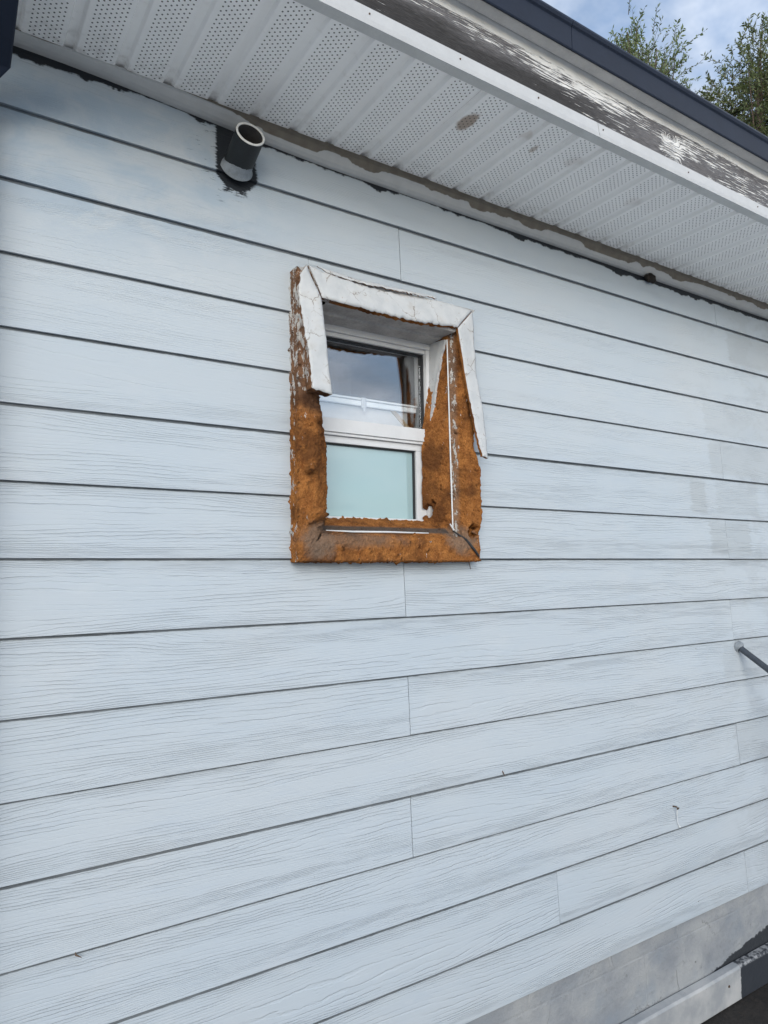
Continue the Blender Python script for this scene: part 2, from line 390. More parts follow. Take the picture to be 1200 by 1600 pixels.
def mat_glass():
    m, t, b = mat('window_glass'); nt = m.node_tree
    bf = t.new('ShaderNodeNewGeometry').outputs['Backfacing']
    fr = t.new('ShaderNodeFresnel'); t.put(fr.inputs['IOR'], t.m('ADD', 2.5, t.m('MULTIPLY', bf, 1/2.5-2.5)))
    tr = t.new('ShaderNodeBsdfTransparent'); tr.inputs[0].default_value = (.97, .98, .985, 1)
    gl = t.new('ShaderNodeBsdfGlossy'); gl.inputs['Roughness'].default_value = .015; gl.inputs['Color'].default_value = (.93, .96, 1, 1)
    mx = t.new('ShaderNodeMixShader'); t.l.new(fr.outputs[0], mx.inputs[0]); t.l.new(tr.outputs[0], mx.inputs[1]); t.l.new(gl.outputs[0], mx.inputs[2])
    t.l.new(mx.outputs[0], nt.nodes['Material Output'].inputs[0]); return m

def mat_foundation():
    m, t, b = mat('painted_block'); P_ = t.pos(); wx, wy, wz = t.sep(P_)
    n = t.noise(P_, 5, 5, .6); n2 = t.noise(P_, 38, 5, .7); n3 = t.noise(t.comb(t.m('MULTIPLY', wx, 4), wy, t.m('MULTIPLY', wz, 4)), 1.4, 4)
    c = t.mix(t.step(n, .3, .7), (.215, .235, .26), (.32, .335, .345))
    c = t.mix(t.m('MULTIPLY', t.step(n3, .5, .75), .6), c, (.20, .24, .285))
    c = t.mix(t.m('MULTIPLY', t.step(n2, .58, .70), .45), c, (.19, .20, .205))
    c = t.mix(t.step(n2, .70, .73), c, (.07, .065, .06))
    vo = t.new('ShaderNodeTexVoronoi', feature='DISTANCE_TO_EDGE'); t.put(vo.inputs['Vector'], t.vadd(P_, t.vscale(t.comb(n3, n, n2), .12, .12, .12))); vo.inputs['Scale'].default_value = 3.2
    c = t.mix(t.m('MULTIPLY', t.m('MULTIPLY', t.step(vo.outputs['Distance'], .012, .003), t.step(n, .5, .6)), .6), c, (.10, .10, .10))
    # bare dark strip towards the right, widening
    lim = t.m('ADD', .052, t.m('MULTIPLY', t.m('MAXIMUM', t.m('SUBTRACT', wx, 2.76), 0), .16))
    lim = t.m('MINIMUM', lim, .115)
    dk = t.step(t.m('SUBTRACT', t.m('ADD', lim, t.m('MULTIPLY', t.m('SUBTRACT', n2, .5), .05)), wz), 0, .004)
    dk = t.m('MULTIPLY', dk, t.step(wx, 2.76, 2.79))
    dk = t.m('MAXIMUM', dk, t.step(t.m('ADD', wx, t.m('MULTIPLY', n2, .012)), 2.884, 2.888) if False else dk)
    c = t.mix(dk, c, (.022, .026, .032))
    t.put(b.inputs['Base Color'], c); b.inputs['Roughness'].default_value = .7
    t.put(b.inputs['Normal'], t.bump(t.m('ADD', t.m('MULTIPLY', n2, .005), t.m('MULTIPLY', n, .010))))
    return m

def mat_skirt():
    m, t, b = mat('skirt_paint'); P_ = t.pos(); wx, wy, wz = t.sep(P_)
    n = t.noise(P_, 7, 5, .6); n2 = t.noise(P_, 45, 5, .7)
    c = t.mix(t.step(n, .35, .65), (.28, .30, .32), (.42, .43, .435))
    c = t.mix(t.step(n2, .66, .70), c, (.12, .12, .12))
    dk = t.step(t.m('ADD', wx, t.m('MULTIPLY', t.m('SUBTRACT', n2, .5), .03)), 2.898, 2.903)
    dust = t.m('MULTIPLY', t.step(wz, .04, .05), t.step(n2, .42, .58))
    dkc = t.mix(dust, t.mix(n, (.018, .022, .030), (.034, .040, .050)), (.28, .29, .30))
    c = t.mix(dk, c, dkc)
    t.put(b.inputs['Base Color'], c); b.inputs['Roughness'].default_value = .6
    t.put(b.inputs['Normal'], t.bump(t.m('ADD', t.m('MULTIPLY', n2, .0012), t.m('MULTIPLY', n, .003))))
    return m

def mat_ground(name, c0, c1, c2):
    m, t, b = mat(name); P_ = t.pos()
    n = t.noise(P_, 1.3, 6, .6); n2 = t.noise(P_, 18, 6, .7); n3 = t.noise(P_, 90, 4, .7)
    c = t.mix(t.step(n2, .35, .65), c0, c1); c = t.mix(t.m('MULTIPLY', t.step(n, .45, .65), .5), c, c2)
    c = t.mix(t.m('MULTIPLY', t.step(n3, .6, .7), .4), c, tuple(x*1.7 for x in c1))
    t.put(b.inputs['Base Color'], c); b.inputs['Roughness'].default_value = .9
    t.put(b.inputs['Normal'], t.bump(t.m('ADD', t.m('MULTIPLY', n2, .02), t.m('MULTIPLY', n3, .006))))
    return m

def mat_leaf(name, a, b_):
    m, t, b = mat(name); P_ = t.pos(); n = t.noise(P_, 2.2, 3); n2 = t.noise(P_, 31, 2)
    c = t.mix(t.step(t.m('ADD', t.m('MULTIPLY', n, .6), t.m('MULTIPLY', n2, .4)), .38, .62), a, b_)
    t.put(b.inputs['Base Color'], c); b.inputs['Roughness'].default_value = .45
    tl = t.new('ShaderNodeBsdfTranslucent'); t.put(tl.inputs[0], t.mix(.5, c, (.16, .2, .04)))
    mx = t.new('ShaderNodeMixShader'); mx.inputs[0].default_value = .3
    t.l.new(b.outputs[0], mx.inputs[1]); t.l.new(tl.outputs[0], mx.inputs[2])
    t.l.new(mx.outputs[0], m.node_tree.nodes['Material Output'].inputs[0]); return m

def mat_frosted():
    m, t, b = mat('frosted_pane'); P_ = t.pos(); wx, wy, wz = t.sep(P_)
    n = t.noise(P_, 4, 3)
    t.put(b.inputs['Base Color'], t.mix(n, (.27, .41, .445), (.31, .445, .47)))
    b.inputs['Roughness'].default_value = .22; b.inputs['Coat Weight'].default_value = 1.0; b.inputs['Coat IOR'].default_value = 1.9; b.inputs['Coat Roughness'].default_value = .02
    return m

M = dict(siding=mat_siding(), soffit=mat_soffit(), fascia=mat_fascia(), frieze=mat_frieze(), foam=mat_foam(), skin=mat_skin(),
         glass=mat_glass(), found=mat_foundation(), skirt=mat_skirt(), frosted=mat_frosted(),
         alu=simple('white_aluminium', (.44, .46, .48), .35, .05, 20, .0003),
         trimgrey=simple('soffit_trim_white', (.52, .53, .525), .5, .08, 15, .0003),
         under=simple('drip_board_white', (.56, .56, .55), .6, .1, 15, .0006),
         navy=simple('navy_metal', (.009, .015, .031), .5, .12, 9, .0004, 0, .22),
         roof=simple('dark_roofing', (.03, .032, .037), .9, .3, 60, .004),
         pvc=simple('white_pvc', (.58, .60, .62), .3, .04, 18, .0002),
         pvcdark=simple('dark_gasket', (.02, .022, .025), .6, .1, 30, 0),  # near-black for gaskets, the open mitre and the pipe stop
         rail=simple('inner_rail_white', (.84, .87, .88), .4, .03, 18, 0),
         room=simple('dark_room', (.02, .022, .026), .9, .2, 3, 0),
         roomlight=simple('room_panel', (.55, .56, .56), .8, .1, 3, 0),
         shaded=simple('shaded_grey', (.36, .36, .355), .8, .25, 14, .003),  # shade under the head put into its grey; slab backs share it
         wood=simple('tan_wood', (.36, .27, .16), .7, .2, 20, .001),
         pipe=simple('navy_pipe_paint', (.008, .011, .014), .5, .25, 30, .001),
         pipein=simple('pipe_inside', (.05, .05, .052), .8, .3, 30, .001),
         rim=simple('pipe_cut_rim', (.62, .63, .62), .6, .15, 60, .001),
         caulk=simple('grey_caulk', (.22, .25, .28), .6, .25, 40, .002),
         rod=simple('blue_grey_rod', (.045, .055, .07), .4, .2, 30, .0005),
         rust=simple('rusty_steel', (.10, .07, .05), .8, .4, 80, .001),
         mud=simple('dark_mud', (.018, .015, .013), .95, .5, 70, .004),
         thread=simple('paint_thread', (.62, .65, .67), .6, .1, 50, 0),
         bark=simple('bark', (.09, .07, .055), .9, .35, 30, .006),
         core=simple('wall_core', (.05, .05, .05), .9, .2, 4, 0),
         ground=mat_ground('dark_soil', (.010, .009, .008), (.030, .024, .020), (.016, .014, .013)),
         yard=mat_ground('bounce_concrete', (.53, .525, .51), (.63, .62, .60), (.49, .48, .465)),  # only for the added bounce slab
         leafA=mat_leaf('leaf_pale', (.085, .135, .055), (.20, .26, .12)),
         leafB=mat_leaf('leaf_olive', (.07, .105, .042), (.165, .195, .085)))

# ------------------------------------------------------------------ the setting
GZ = -.085
def ground():
    g = MB()
    g.box(-300, 300, -300, 300, GZ-.5, GZ); tag(g.build('ground', M['ground'], recalc=True), kind='structure')
    y = MB(); y.box(-14, 22, -16, -.95, GZ-.05, GZ+.012); tag(y.build('bounce_slab', M['yard'], bevel=.008), kind='structure')  # unseen pale slab, added to bounce light up to soffit and wall
ground()

X0, X1 = -1.45, 7.0
house = empty('house', (2.8, 0, GZ))
tag(house, 'white clapboard house wall with vented soffit, dark roof edge and one small damaged window', 'house')

def house_body():
    b = MB()
    OX0, OX1, OZ0, OZ1 = .93, 1.47, 1.79, 2.53          # rough opening
    b.box(X0, OX0, .034, .12, .05, 3.0); b.box(OX1, X1, .034, .12, .05, 3.0)
    b.box(OX0, OX1, .034, .12, .05, OZ0); b.box(OX0, OX1, .034, .12, OZ1, 3.0)
    b.build('wall_core', M['core'], house)
    s = MB(); s.box(X0, X0+.1, .12, 4.5, .0, 3.0); s.box(X1-.1, X1, .12, 4.5, 0, 3.0); s.box(X0+.1, X1-.1, 4.4, 4.5, 0, 3.0)
    s.build('rear_wall', M['caulk'], house)
    r = MB(); r.extrude_x([(-.50, 3.19), (-.50, 3.238), (4.8, 4.1), (4.8, 4.05)], X0-.3, X1+.3)
    r.build('roof', M['roof'], house)
    q = MB(); q.box(X0, X1, .121, 4.4, 2.98, 3.0); q.build('ceiling', M['room'], house)
house_body()

# siding: one object per board piece, lapped
def board(i, x0, x1, cut=None):
    z0 = Z_L(i) + RND.uniform(-.0012, .0012); H = .205 if i > 1 else .165; y0 = RND.uniform(-.0008, .0008)
    def prof(za, zb):
        f = lambda z: y0 + .0098*(z-z0)/.18
        return [(f(za), za), (f(zb), zb), (f(zb)+.0080, zb), (f(za)+.0080, za)]
    b = MB()
    if cut is None: b.extrude_x(prof(z0, z0+H), x0, x1)
    else:
        cx0, cx1, cz = cut
        b.extrude_x(prof(z0, z0+H), x0, cx0); b.extrude_x(prof(z0, z0+H), cx1, x1); b.extrude_x(prof(cz, z0+H), cx0+.0004, cx1-.0004)
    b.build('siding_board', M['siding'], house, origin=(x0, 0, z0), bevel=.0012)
JG = .0012
joints = {1: [3.03], 2: [1.255], 5: [3.017], 7: [3.026], 8: [1.253], 9: [3.028], 10: [1.263], 12: [1.265, 3.023], 14: [1.88], 15: [3.031],
          4: [4.86], 3: [4.2], 6: [4.86], 11: [-.4, 3.9], 13: [4.86]}
for i in range(1, 16):
    cuts = [X0] + joints.get(i, []) + [X1]
    for a, b_ in zip(cuts[:-1], cuts[1:]):
        xa = a + (JG if a != X0 else 0); xb = b_ - (JG if b_ != X1 else 0)
        if i in (4, 5, 6, 7) and xa < .9 and xb > 1.5:
            board(i, xa, .925); board(i, 1.47, xb)
        elif i == 3 and xa < .9: board(i, xa, xb, (.925, 1.47, 2.545))
        else: board(i, xa, xb)

# soffit panels
def soffit():
    p = .12105; g0 = .741; ks = range(int((X0-g0)//p)+1, int((X1-g0)//p))
    prof = [(-.0005, .011), (.007, .011), (.0125, .0008), (.015, 0), (.1035, 0), (.1045, .0015), (.1085, .011), (p, .0112)]
    b = MB()
    for (u, z) in prof: b.v += [(u, -.492, z), (u, -.020, z)]
    for i in range(len(prof)-1): b.f.append((2*i, 2*i+2, 2*i+3, 2*i+1)); b.mi.append(0)
    me = None
    for k in ks:
        if me is None:
            o = b.build('soffit_panel', M['soffit'], house, recalc=False); me = o.data
        else: o = link('soffit_panel', me, M['soffit'], house)
        o.location = Vector((g0-.0062+p*k, 0, 2.995+RND.uniform(-.0002, .0002))) - house.location
        o.rotation_euler = (RND.uniform(-.0015, .0015), 0, 0)
    b = MB(); b.box(X0, X1, -.49, -.02, 3.012, 3.016); b.build('soffit_deck', M['core'], house)
    b = MB(); b.extrude_x([(-.464, 2.9925), (-.464, 2.9945), (-.492, 2.9945), (-.4995, 2.9945), (-.4995, 2.9885), (-.497, 2.9885)], X0, X1)
    b.build('soffit_channel', M['trimgrey'], house)
    b = MB(); b.extrude_x([(-.036, 2.9975), (-.036, 2.979), (-.030, 2.966), (-.018, 2.952), (-.006, 2.946), (.012, 2.944), (.012, 2.9975)], X0, X1, nx=90)
    for k, v in enumerate(b.v):
        q = min(1, max(0, (1.05-v[0])/.9)); q = q*q*(3-2*q); b.v[k] = (v[0], v[1], v[2]+.040*q*(2.9975-v[2])/.0535)
    b.build('frieze_moulding', M['frieze'], house)
soffit()

def eave():
    b = MB(); b.box(X0, X1, -.4905, -.462, 3.0165, 3.186); b.build('fascia_board', M['fascia'], house)
    # folded aluminium cover along its foot, two lengths
    for xa, xb in ((X0, 1.634), (1.6365, X1)):
        b = MB(); b.extrude_x([(-.5002, 2.987), (-.5014, 3.0005), (-.4995, 3.0022), (-.4962, 3.0345), (-.4912, 3.0345), (-.4912, 2.9955), (-.4985, 2.9875)], xa, xb)
        b.build('fascia_cover', M['alu'], house)
    b = MB(); b.box(X0, X1, -.535, -.4945, 3.1805, 3.19); b.build('drip_board', M['under'], house)
    x = X0-.1
    for xb in (.1, 1.48, 4.5, X1+.1):
        b = MB(); b.extrude_x([(-.5355, 3.172), (-.541, 3.170), (-.543, 3.174), (-.543, 3.238), (-.548, 3.243), (-.551, 3.252), (-.547, 3.262), (-.535, 3.266), (-.50, 3.262), (-.50, 3.240), (-.5355, 3.236)], x+.0008, xb-.0008)
        b.build('roof_edge_flashing', M['navy'], house, bevel=.0012); x = xb
    # screws in the cover
    s = MB(); s.tube([(0, 0, 0), (0, -.0022, 0)], [.0026, .0018], 8)
    me = None
    for xx in (.83, 1.105, 1.385, 1.655, 2.08, 2.5, 2.95):
        zz = 3.017; yy = -.4985
        if me is None: o = s.build('screw', M['rust'], house); me = o.data
        else: o = link('screw', me, M['rust'], house)
        o.location = Vector((xx, yy, zz)) - house.location
eave()

def base():
    b = MB(); b.box(X0, X1, .030, .12, GZ-.02, .05); b.build('footing', M['core'], house)
    b = MB(); b.box(X0, X1, .0198, .0335, .03, .33); b.build('mortar', M['found'], house)
    rows = ((.02, .2395, 2.755), (.2435, .3305, 2.55))
    for (z0, z1, ref) in rows:
        x = ref - .405*11
        while x < X1:
            xa, xb = max(x, X0), min(x+.399, X1)
            if xb-xa > .05:
                q = MB(); d = RND.uniform(-.001, .001); q.box(xa, xb, .0185+d, .028, z0, z1)
                q.build('foundation_block', M['found'], house, bevel=.0035)
            x += .405
    q = MB(); q.extrude_x([(-.023, -.078), (-.0245, .044), (-.018, .052), (.0122, .0535), (.0122, -.078)], X0, X1, nx=60)
    for k, v in enumerate(q.v):
        n = mnoise.noise(Vector((v[0]*3, v[1]*9, v[2]*9)))*.0022; q.v[k] = (v[0], v[1]+(n if v[1] < 0 else 0), v[2]+n)
    q.build('skirt_board', M['skirt'], house, bevel=.002)
    s = MB(); s.tube([(2.812, -.0235, .0), (2.812, -.027, -.0005)], [.006, .0045], 10); s.build('nail_head', M['rust'], house)
base()

# ------------------------------------------------------------------ the window
win = empty('window', Vector((1.195, 0, 1.735)) - house.location, house)
tag(win, 'small white window whose foam casing has rotted brown and lost most of its white skin')

OX0, OX1, OZ0, OZ1 = .862, 1.528, 1.735, 2.585

def foam_member(side, name, material, prof, label=None, res=.0027, dents=()):
    """sweep a casing profile (offset from outer edge, y) along one side with mitred ends, then erode it"""
    pts = []
    for a, b in zip(prof[:-1], prof[1:]):
        L = math.hypot(b[0]-a[0], b[1]-a[1]); n = max(1, int(L/res))
        pts += [(a[0]+(b[0]-a[0])*k/n, a[1]+(b[1]-a[1])*k/n) for k in range(n)]
    pts.append(prof[-1]); n = len(pts)
    L = (OX1-OX0) if side in 'TB' else (OZ1-OZ0); ns = int(L/res)
    V = []
    for s in range(ns+1):
        f = s/ns
        for (o, y) in pts:
            if side in 'LR':
                z = OZ0+o + (OZ1-OZ0-2*o)*f; oo = o
                if y > 0 and side == 'R':
                    k = min(1, max(0, (2.46-z)/.36)); k = k*k*(3-2*k); oo = o + .046*k*(y/.09)
                if side == 'R' and o < .03 and y < .011:
                    k = min(1, max(0, (z-2.03)/.08)); k = k*k*(3-2*k); g = min(1, max(0, (z-1.80)/.10))*(1-k); f_ = 1-o/.03
                    oo = o + f_*(.016*k - .006*g); y = y - .016*g*max(.25, f_)
                if side == 'L' and o > .06:
                    k = max(0, 1-abs((z-1.985)/.19)**3); oo = o + .026*k*min(1, (o-.06)/.03)
                x = OX0+oo if side == 'L' else OX1-oo
            else:
                x = OX0+o + (OX1-OX0-2*o)*f; oo = o
                if y > 0: oo = o + (.040 if side == 'B' else 0.0)*(y/.09)**(.8)
                z = OZ0+oo if side == 'B' else OZ1-oo
            V.append(Vector((x, y, z)))
    F = []
    for s in range(ns):
        for q in range(n-1):
            a = s*n+q; F.append((a, a+1, a+n+1, a+n))
    me = bpy.data.meshes.new(name); me.from_pydata(V, [], F)
    bm = bmesh.new(); bm.from_mesh(me); bm.faces.ensure_lookup_table(); bm.normal_update()
    c = Vector((1.195, -1.0, 2.16))
    ref = bm.faces[len(bm.faces)//2]
    if ref.normal.dot(c-ref.calc_center_median()) < 0: bmesh.ops.reverse_faces(bm, faces=bm.faces)
    bm.normal_update()
    amp = 1.0 if material is M['foam'] else .18
    for v in bm.verts:
        p = v.co.copy()
        if p.y > .0118 and p.y < .0125 and False: continue
        d = .0044*fbm(p, 20, 2) + .0050*fbm(p+Vector((9, 0, 0)), 70, 3) + .0026*fbm(p, 190, 2) - .022*max(0, fbm(p+Vector((4, 7, 2)), 42, 3)-.20)
        d = d*amp
        for (cx, cy, cz, r, dep) in dents:
            q = (p-Vector((cx, cy, cz))); q += Vector((fbm(p, 60, 2), fbm(p+Vector((3, 3, 3)), 60, 2), fbm(p-Vector((5, 0, 1)), 60, 2)))*r*.55
            k = q.length/r
            if k < 1: d -= dep*(1-k*k)**.6
        v.co = p + v.normal*d
    bm.to_mesh(me); bm.free(); me.shade_smooth()
    o = link(name, me, material, win); o.location = -rel(win)
    if label: o['label'] = label
    return o
PROF = [(0, .012), (0, -.040), (.003, -.0435), (.055, -.0455), (.062, -.043), (.088, -.004), (.09, 0), (.09, .092)]
PROFR = [(0, .012), (.006, -.040), (.010, -.046), (.050, -.048), (.058, -.046), (.079, -.010), (.084, -.002), (.088, .0), (.09, .004), (.09, .092)]
PROFB = [(0, .012), (0, -.042), (.003, -.0455), (.062, -.047), (.076, -.040), (.083, -.018), (.088, .0), (.092, .006), (.096, .03), (.1, .094)]
foam_member('L', 'foam_casing', M['foam'], PROF, 'left side of the casing, bare rotten foam below a hanging white slab',
            dents=((.896, -.045, 2.000, .017, .032), (.912, -.045, 1.868, .024, .042), (.884, -.045, 2.09, .010, .008), (.925, -.03, 1.845, .014, .022), (.93, -.035, 2.16, .03, .012)))
foam_member('R', 'foam_casing', M['foam'], PROFR, 'right side of the casing, bare brown foam under a tapering white strip',
            dents=((1.497, -.045, 1.832, .027, .045), (1.398, .075, 1.905, .024, .04), (1.41, .06, 1.93, .012, .02), (1.515, -.045, 1.90, .012, .01)))
foam_member('B', 'foam_casing', M['foam'], PROFB, 'bottom of the casing, bare crumbling foam with a rounded sill',
            dents=((1.0, -.046, 1.775, .008, .008), (1.095, -.046, 1.768, .010, .01), (1.30, -.046, 1.772, .008, .007), (1.40, -.046, 1.778, .012, .007), (1.19, -.046, 1.755, .009, .006)))
foam_member('T', 'foam_casing', M['shaded'], [(0, .012), (0, -.042), (.003, -.045), (.09, -.045), (.092, -.042), (.092, .02), (.1, .022), (.1, .092)], 'head of the casing, still white')

def skin(name, pts, thick, label=None, jag=.004, jagged=None, step=.007, wob=.0035, seed=1, flip=False):
    """thick broken-edged slab: outline points on its front (x, y, z), edge broken in the listed sides"""
    rd = random.Random(seed); P2 = []; Ys = []
    n = len(pts)
    for i in range(n):
        a = Vector(pts[i]); b = Vector(pts[(i+1) % n]); L = (b-a).length; k = max(1, int(L/step))
        nrm = Vector((-(b.z-a.z), 0, b.x-a.x)).normalized()
        for q in range(k):
            p = a.lerp(b, q/k)
            if jagged is None or i in jagged:
                e = fbm(p+Vector((seed, 0, 0)), 45, 3)*jag*1.6 + rd.uniform(-.4, .4)*jag
                if q > 0: p = p + nrm*e
            P2.append(p)
    nb = len(P2)
    xs = [p.x for p in P2]; zs = [p.z for p in P2]
    def inside(x, z):
        c = False; j = nb-1
        for i in range(nb):
            if (P2[i].z > z) != (P2[j].z > z) and x < (P2[j].x-P2[i].x)*(z-P2[i].z)/(P2[j].z-P2[i].z)+P2[i].x: c = not c
            j = i
        return c
    inner = []
    x = min(xs)
    while x < max(xs):
        z = min(zs)
        while z < max(zs):
            xx, zz = x+rd.uniform(-.0015, .0015), z+rd.uniform(-.0015, .0015)
            if inside(xx, zz) and min((p.x-xx)**2+(p.z-zz)**2 for p in P2) > (step*.5)**2:
                sw = sy = 0
                for p in P2:
                    q = 1/((p.x-xx)**2+(p.z-zz)**2+1e-6)**1.5; sw += q; sy += q*p.y
                inner.append(Vector((xx, sy/sw - wob*.6, zz)))
            z += step
        x += step
    allp = P2+inner
    res = mgeo.delaunay_2d_cdt([Vector((p.x, p.z)) for p in allp], [], [list(range(nb))], 1, 1e-6)
    vo, fo, orig = res[0], res[2], res[3]
    ys = []
    for k, ids in enumerate(orig):
        if ids: ys.append(allp[ids[0]].y)
        else: ys.append(sum(p.y for p in allp)/len(allp))
    bm = bmesh.new()
    fr = [bm.verts.new((v.x, ys[k] + wob*fbm(Vector((v.x, seed, v.y)), 16, 3), v.y)) for k, v in enumerate(vo)]
    bk = [bm.verts.new((v.x, ys[k] + thick, v.y)) for k, v in enumerate(vo)]
    from collections import Counter
    ec = Counter()
    for f in fo:
        ff = bm.faces.new([fr[i] for i in f]); ff.material_index = 0; ff.smooth = True
        gf = bm.faces.new([bk[i] for i in reversed(f)]); gf.material_index = 2
        for a, b in zip(f, list(f[1:])+[f[0]]): ec[(a, b)] += 1
    for (a, b), c in list(ec.items()):
        if (b, a) not in ec:
            # two-step side wall so the broken foam edge is rough
            s = bm.faces.new([fr[b], fr[a], bk[a], bk[b]]); s.material_index = 1
    bmesh.ops.recalc_face_normals(bm, faces=bm.faces)
    me = bpy.data.meshes.new(name); bm.to_mesh(me); bm.free()
    o = bpy.data.objects.new(name, me); COL.objects.link(o); me.materials.append(M['skin']); me.materials.append(M['foam']); me.materials.append(M['shaded'])
    o.parent = win; o.location = -rel(win)
    if label: o['label'] = label
    return o
skin('stucco_slab', [(.889, -.052, 2.592), (.892, -.055, 2.574), (.928, -.066, 2.495), (.938, -.076, 2.372), (.941, -.085, 2.276), (.949, -.09, 2.209),
                     (.883, -.09, 2.219), (.883, -.085, 2.282), (.868, -.07, 2.409), (.858, -.058, 2.503), (.868, -.054, 2.56)],
     .034, 'white slab hanging out from the left side of the window', jagged=(5, 6, 7, 8, 9), jag=.004, wob=.0035, seed=3)
skin('stucco_slab', [(.895, -.052, 2.592), (.977, -.052, 2.578), (1.085, -.052, 2.569), (1.241, -.050, 2.572), (1.375, -.048, 2.584), (1.511, -.048, 2.579), (1.435, -.060, 2.502),
                     (1.257, -.068, 2.487), (1.177, -.070, 2.488), (1.001, -.072, 2.490), (.930, -.067, 2.496)],
     .022, 'warped white slab across the head of the window with chipped lower edge', jagged=(0, 1, 2, 3, 6, 7, 8), jag=.0045, wob=.006, seed=5)
skin('stucco_slab', [(1.5115, -.0485, 2.576), (1.513, -.052, 2.466), (1.514, -.058, 2.357), (1.524, -.072, 2.249), (1.528, -.083, 2.143), (1.525, -.09, 2.07), (1.502, -.09, 2.075),
                     (1.488, -.084, 2.139), (1.467, -.072, 2.277), (1.453, -.062, 2.397), (1.4365, -.0605, 2.501)],
     .010, 'white strip tapering to a point down the right side of the window', jagged=(4, 5, 6, 7), jag=.0035, wob=.004, seed=8)
# lifted paper edge along the top of the head slab
skin('peeled_flap', [(.925, -.046, 2.597), (1.06, -.046, 2.588), (1.20, -.045, 2.592), (1.36, -.044, 2.597), (1.36, -.049, 2.588), (1.20, -.058, 2.577), (1.06, -.058, 2.572), (.96, -.055, 2.580)],
     .004, None, jagged=(3, 4, 5, 6, 7), jag=.004, wob=.004, seed=12)

# skin still on the upper part of the right reveal, and the vinyl corner bead
def reveal_skin():
    ps = [(1.4325, .0, 2.478), (1.4335, .025, 2.42), (1.428, .045, 2.34), (1.420, .052, 2.26), (1.416, .07, 2.20), (1.418, .09, 2.165), (1.424, .0905, 2.25), (1.432, .0905, 2.35), (1.4345, .0905, 2.49)]
    rd = random.Random(4); bm = bmesh.new(); out = []
    for i in range(len(ps)):
        a, b = Vector(ps[i]), Vector(ps[(i+1) % len(ps)]); k = max(1, int((b-a).length/.006))
        for q in range(k):
            p = a.lerp(b, q/k)
            if i < 5 and q: p.y += rd.uniform(-.003, .003)
            out.append(p)
    f = [bm.verts.new(p+Vector((-.0045, 0, 0))) for p in out]; g = [bm.verts.new(p+Vector((.004, 0, 0))) for p in out]
    ff = bm.faces.new(f); bmesh.ops.triangulate(bm, faces=[ff])
    for i in range(len(f)):
        j = (i+1) % len(f); bm.faces.new([f[i], f[j], g[j], g[i]])
    bmesh.ops.recalc_face_normals(bm, faces=bm.faces)
    me = bpy.data.meshes.new('reveal_skin'); bm.to_mesh(me); bm.free()
    o = link('reveal_skin', me, M['skin'], win); o.location = -rel(win)
    b = MB(); b.tube([(1.4352, -.004, 2.478), (1.4362, -.006, 2.2), (1.4382, -.0065, 2.0), (1.4402, -.007, 1.838)], [.0022, .0024, .0026, .0022], 8)
    b.build('corner_bead', M['thread'], win)
    b = MB(); b.tube([(.962, -.022, 1.8265), (1.05, -.021, 1.8245), (1.18, -.021, 1.826), (1.33, -.021, 1.8255)], [.0012, .0028, .003, .0015], 8)
    b.build('corner_bead', M['thread'], win)
    b = MB(); b.tube([(1.425, -.012, 1.858), (1.4402, -.012, 1.838)], [.0022, .0028], 6); b.build('bead_end', M['thread'], win)
    # open mitre at the lower right corner
    b = MB(); b.tube([(1.438, -.010, 1.836), (1.462, -.046, 1.806), (1.490, -.0515, 1.775), (1.512, -.049, 1.752)], [.002, .0042, .0046, .003], 8)
    b.build('open_mitre', M['pvcdark'], win)
reveal_skin()

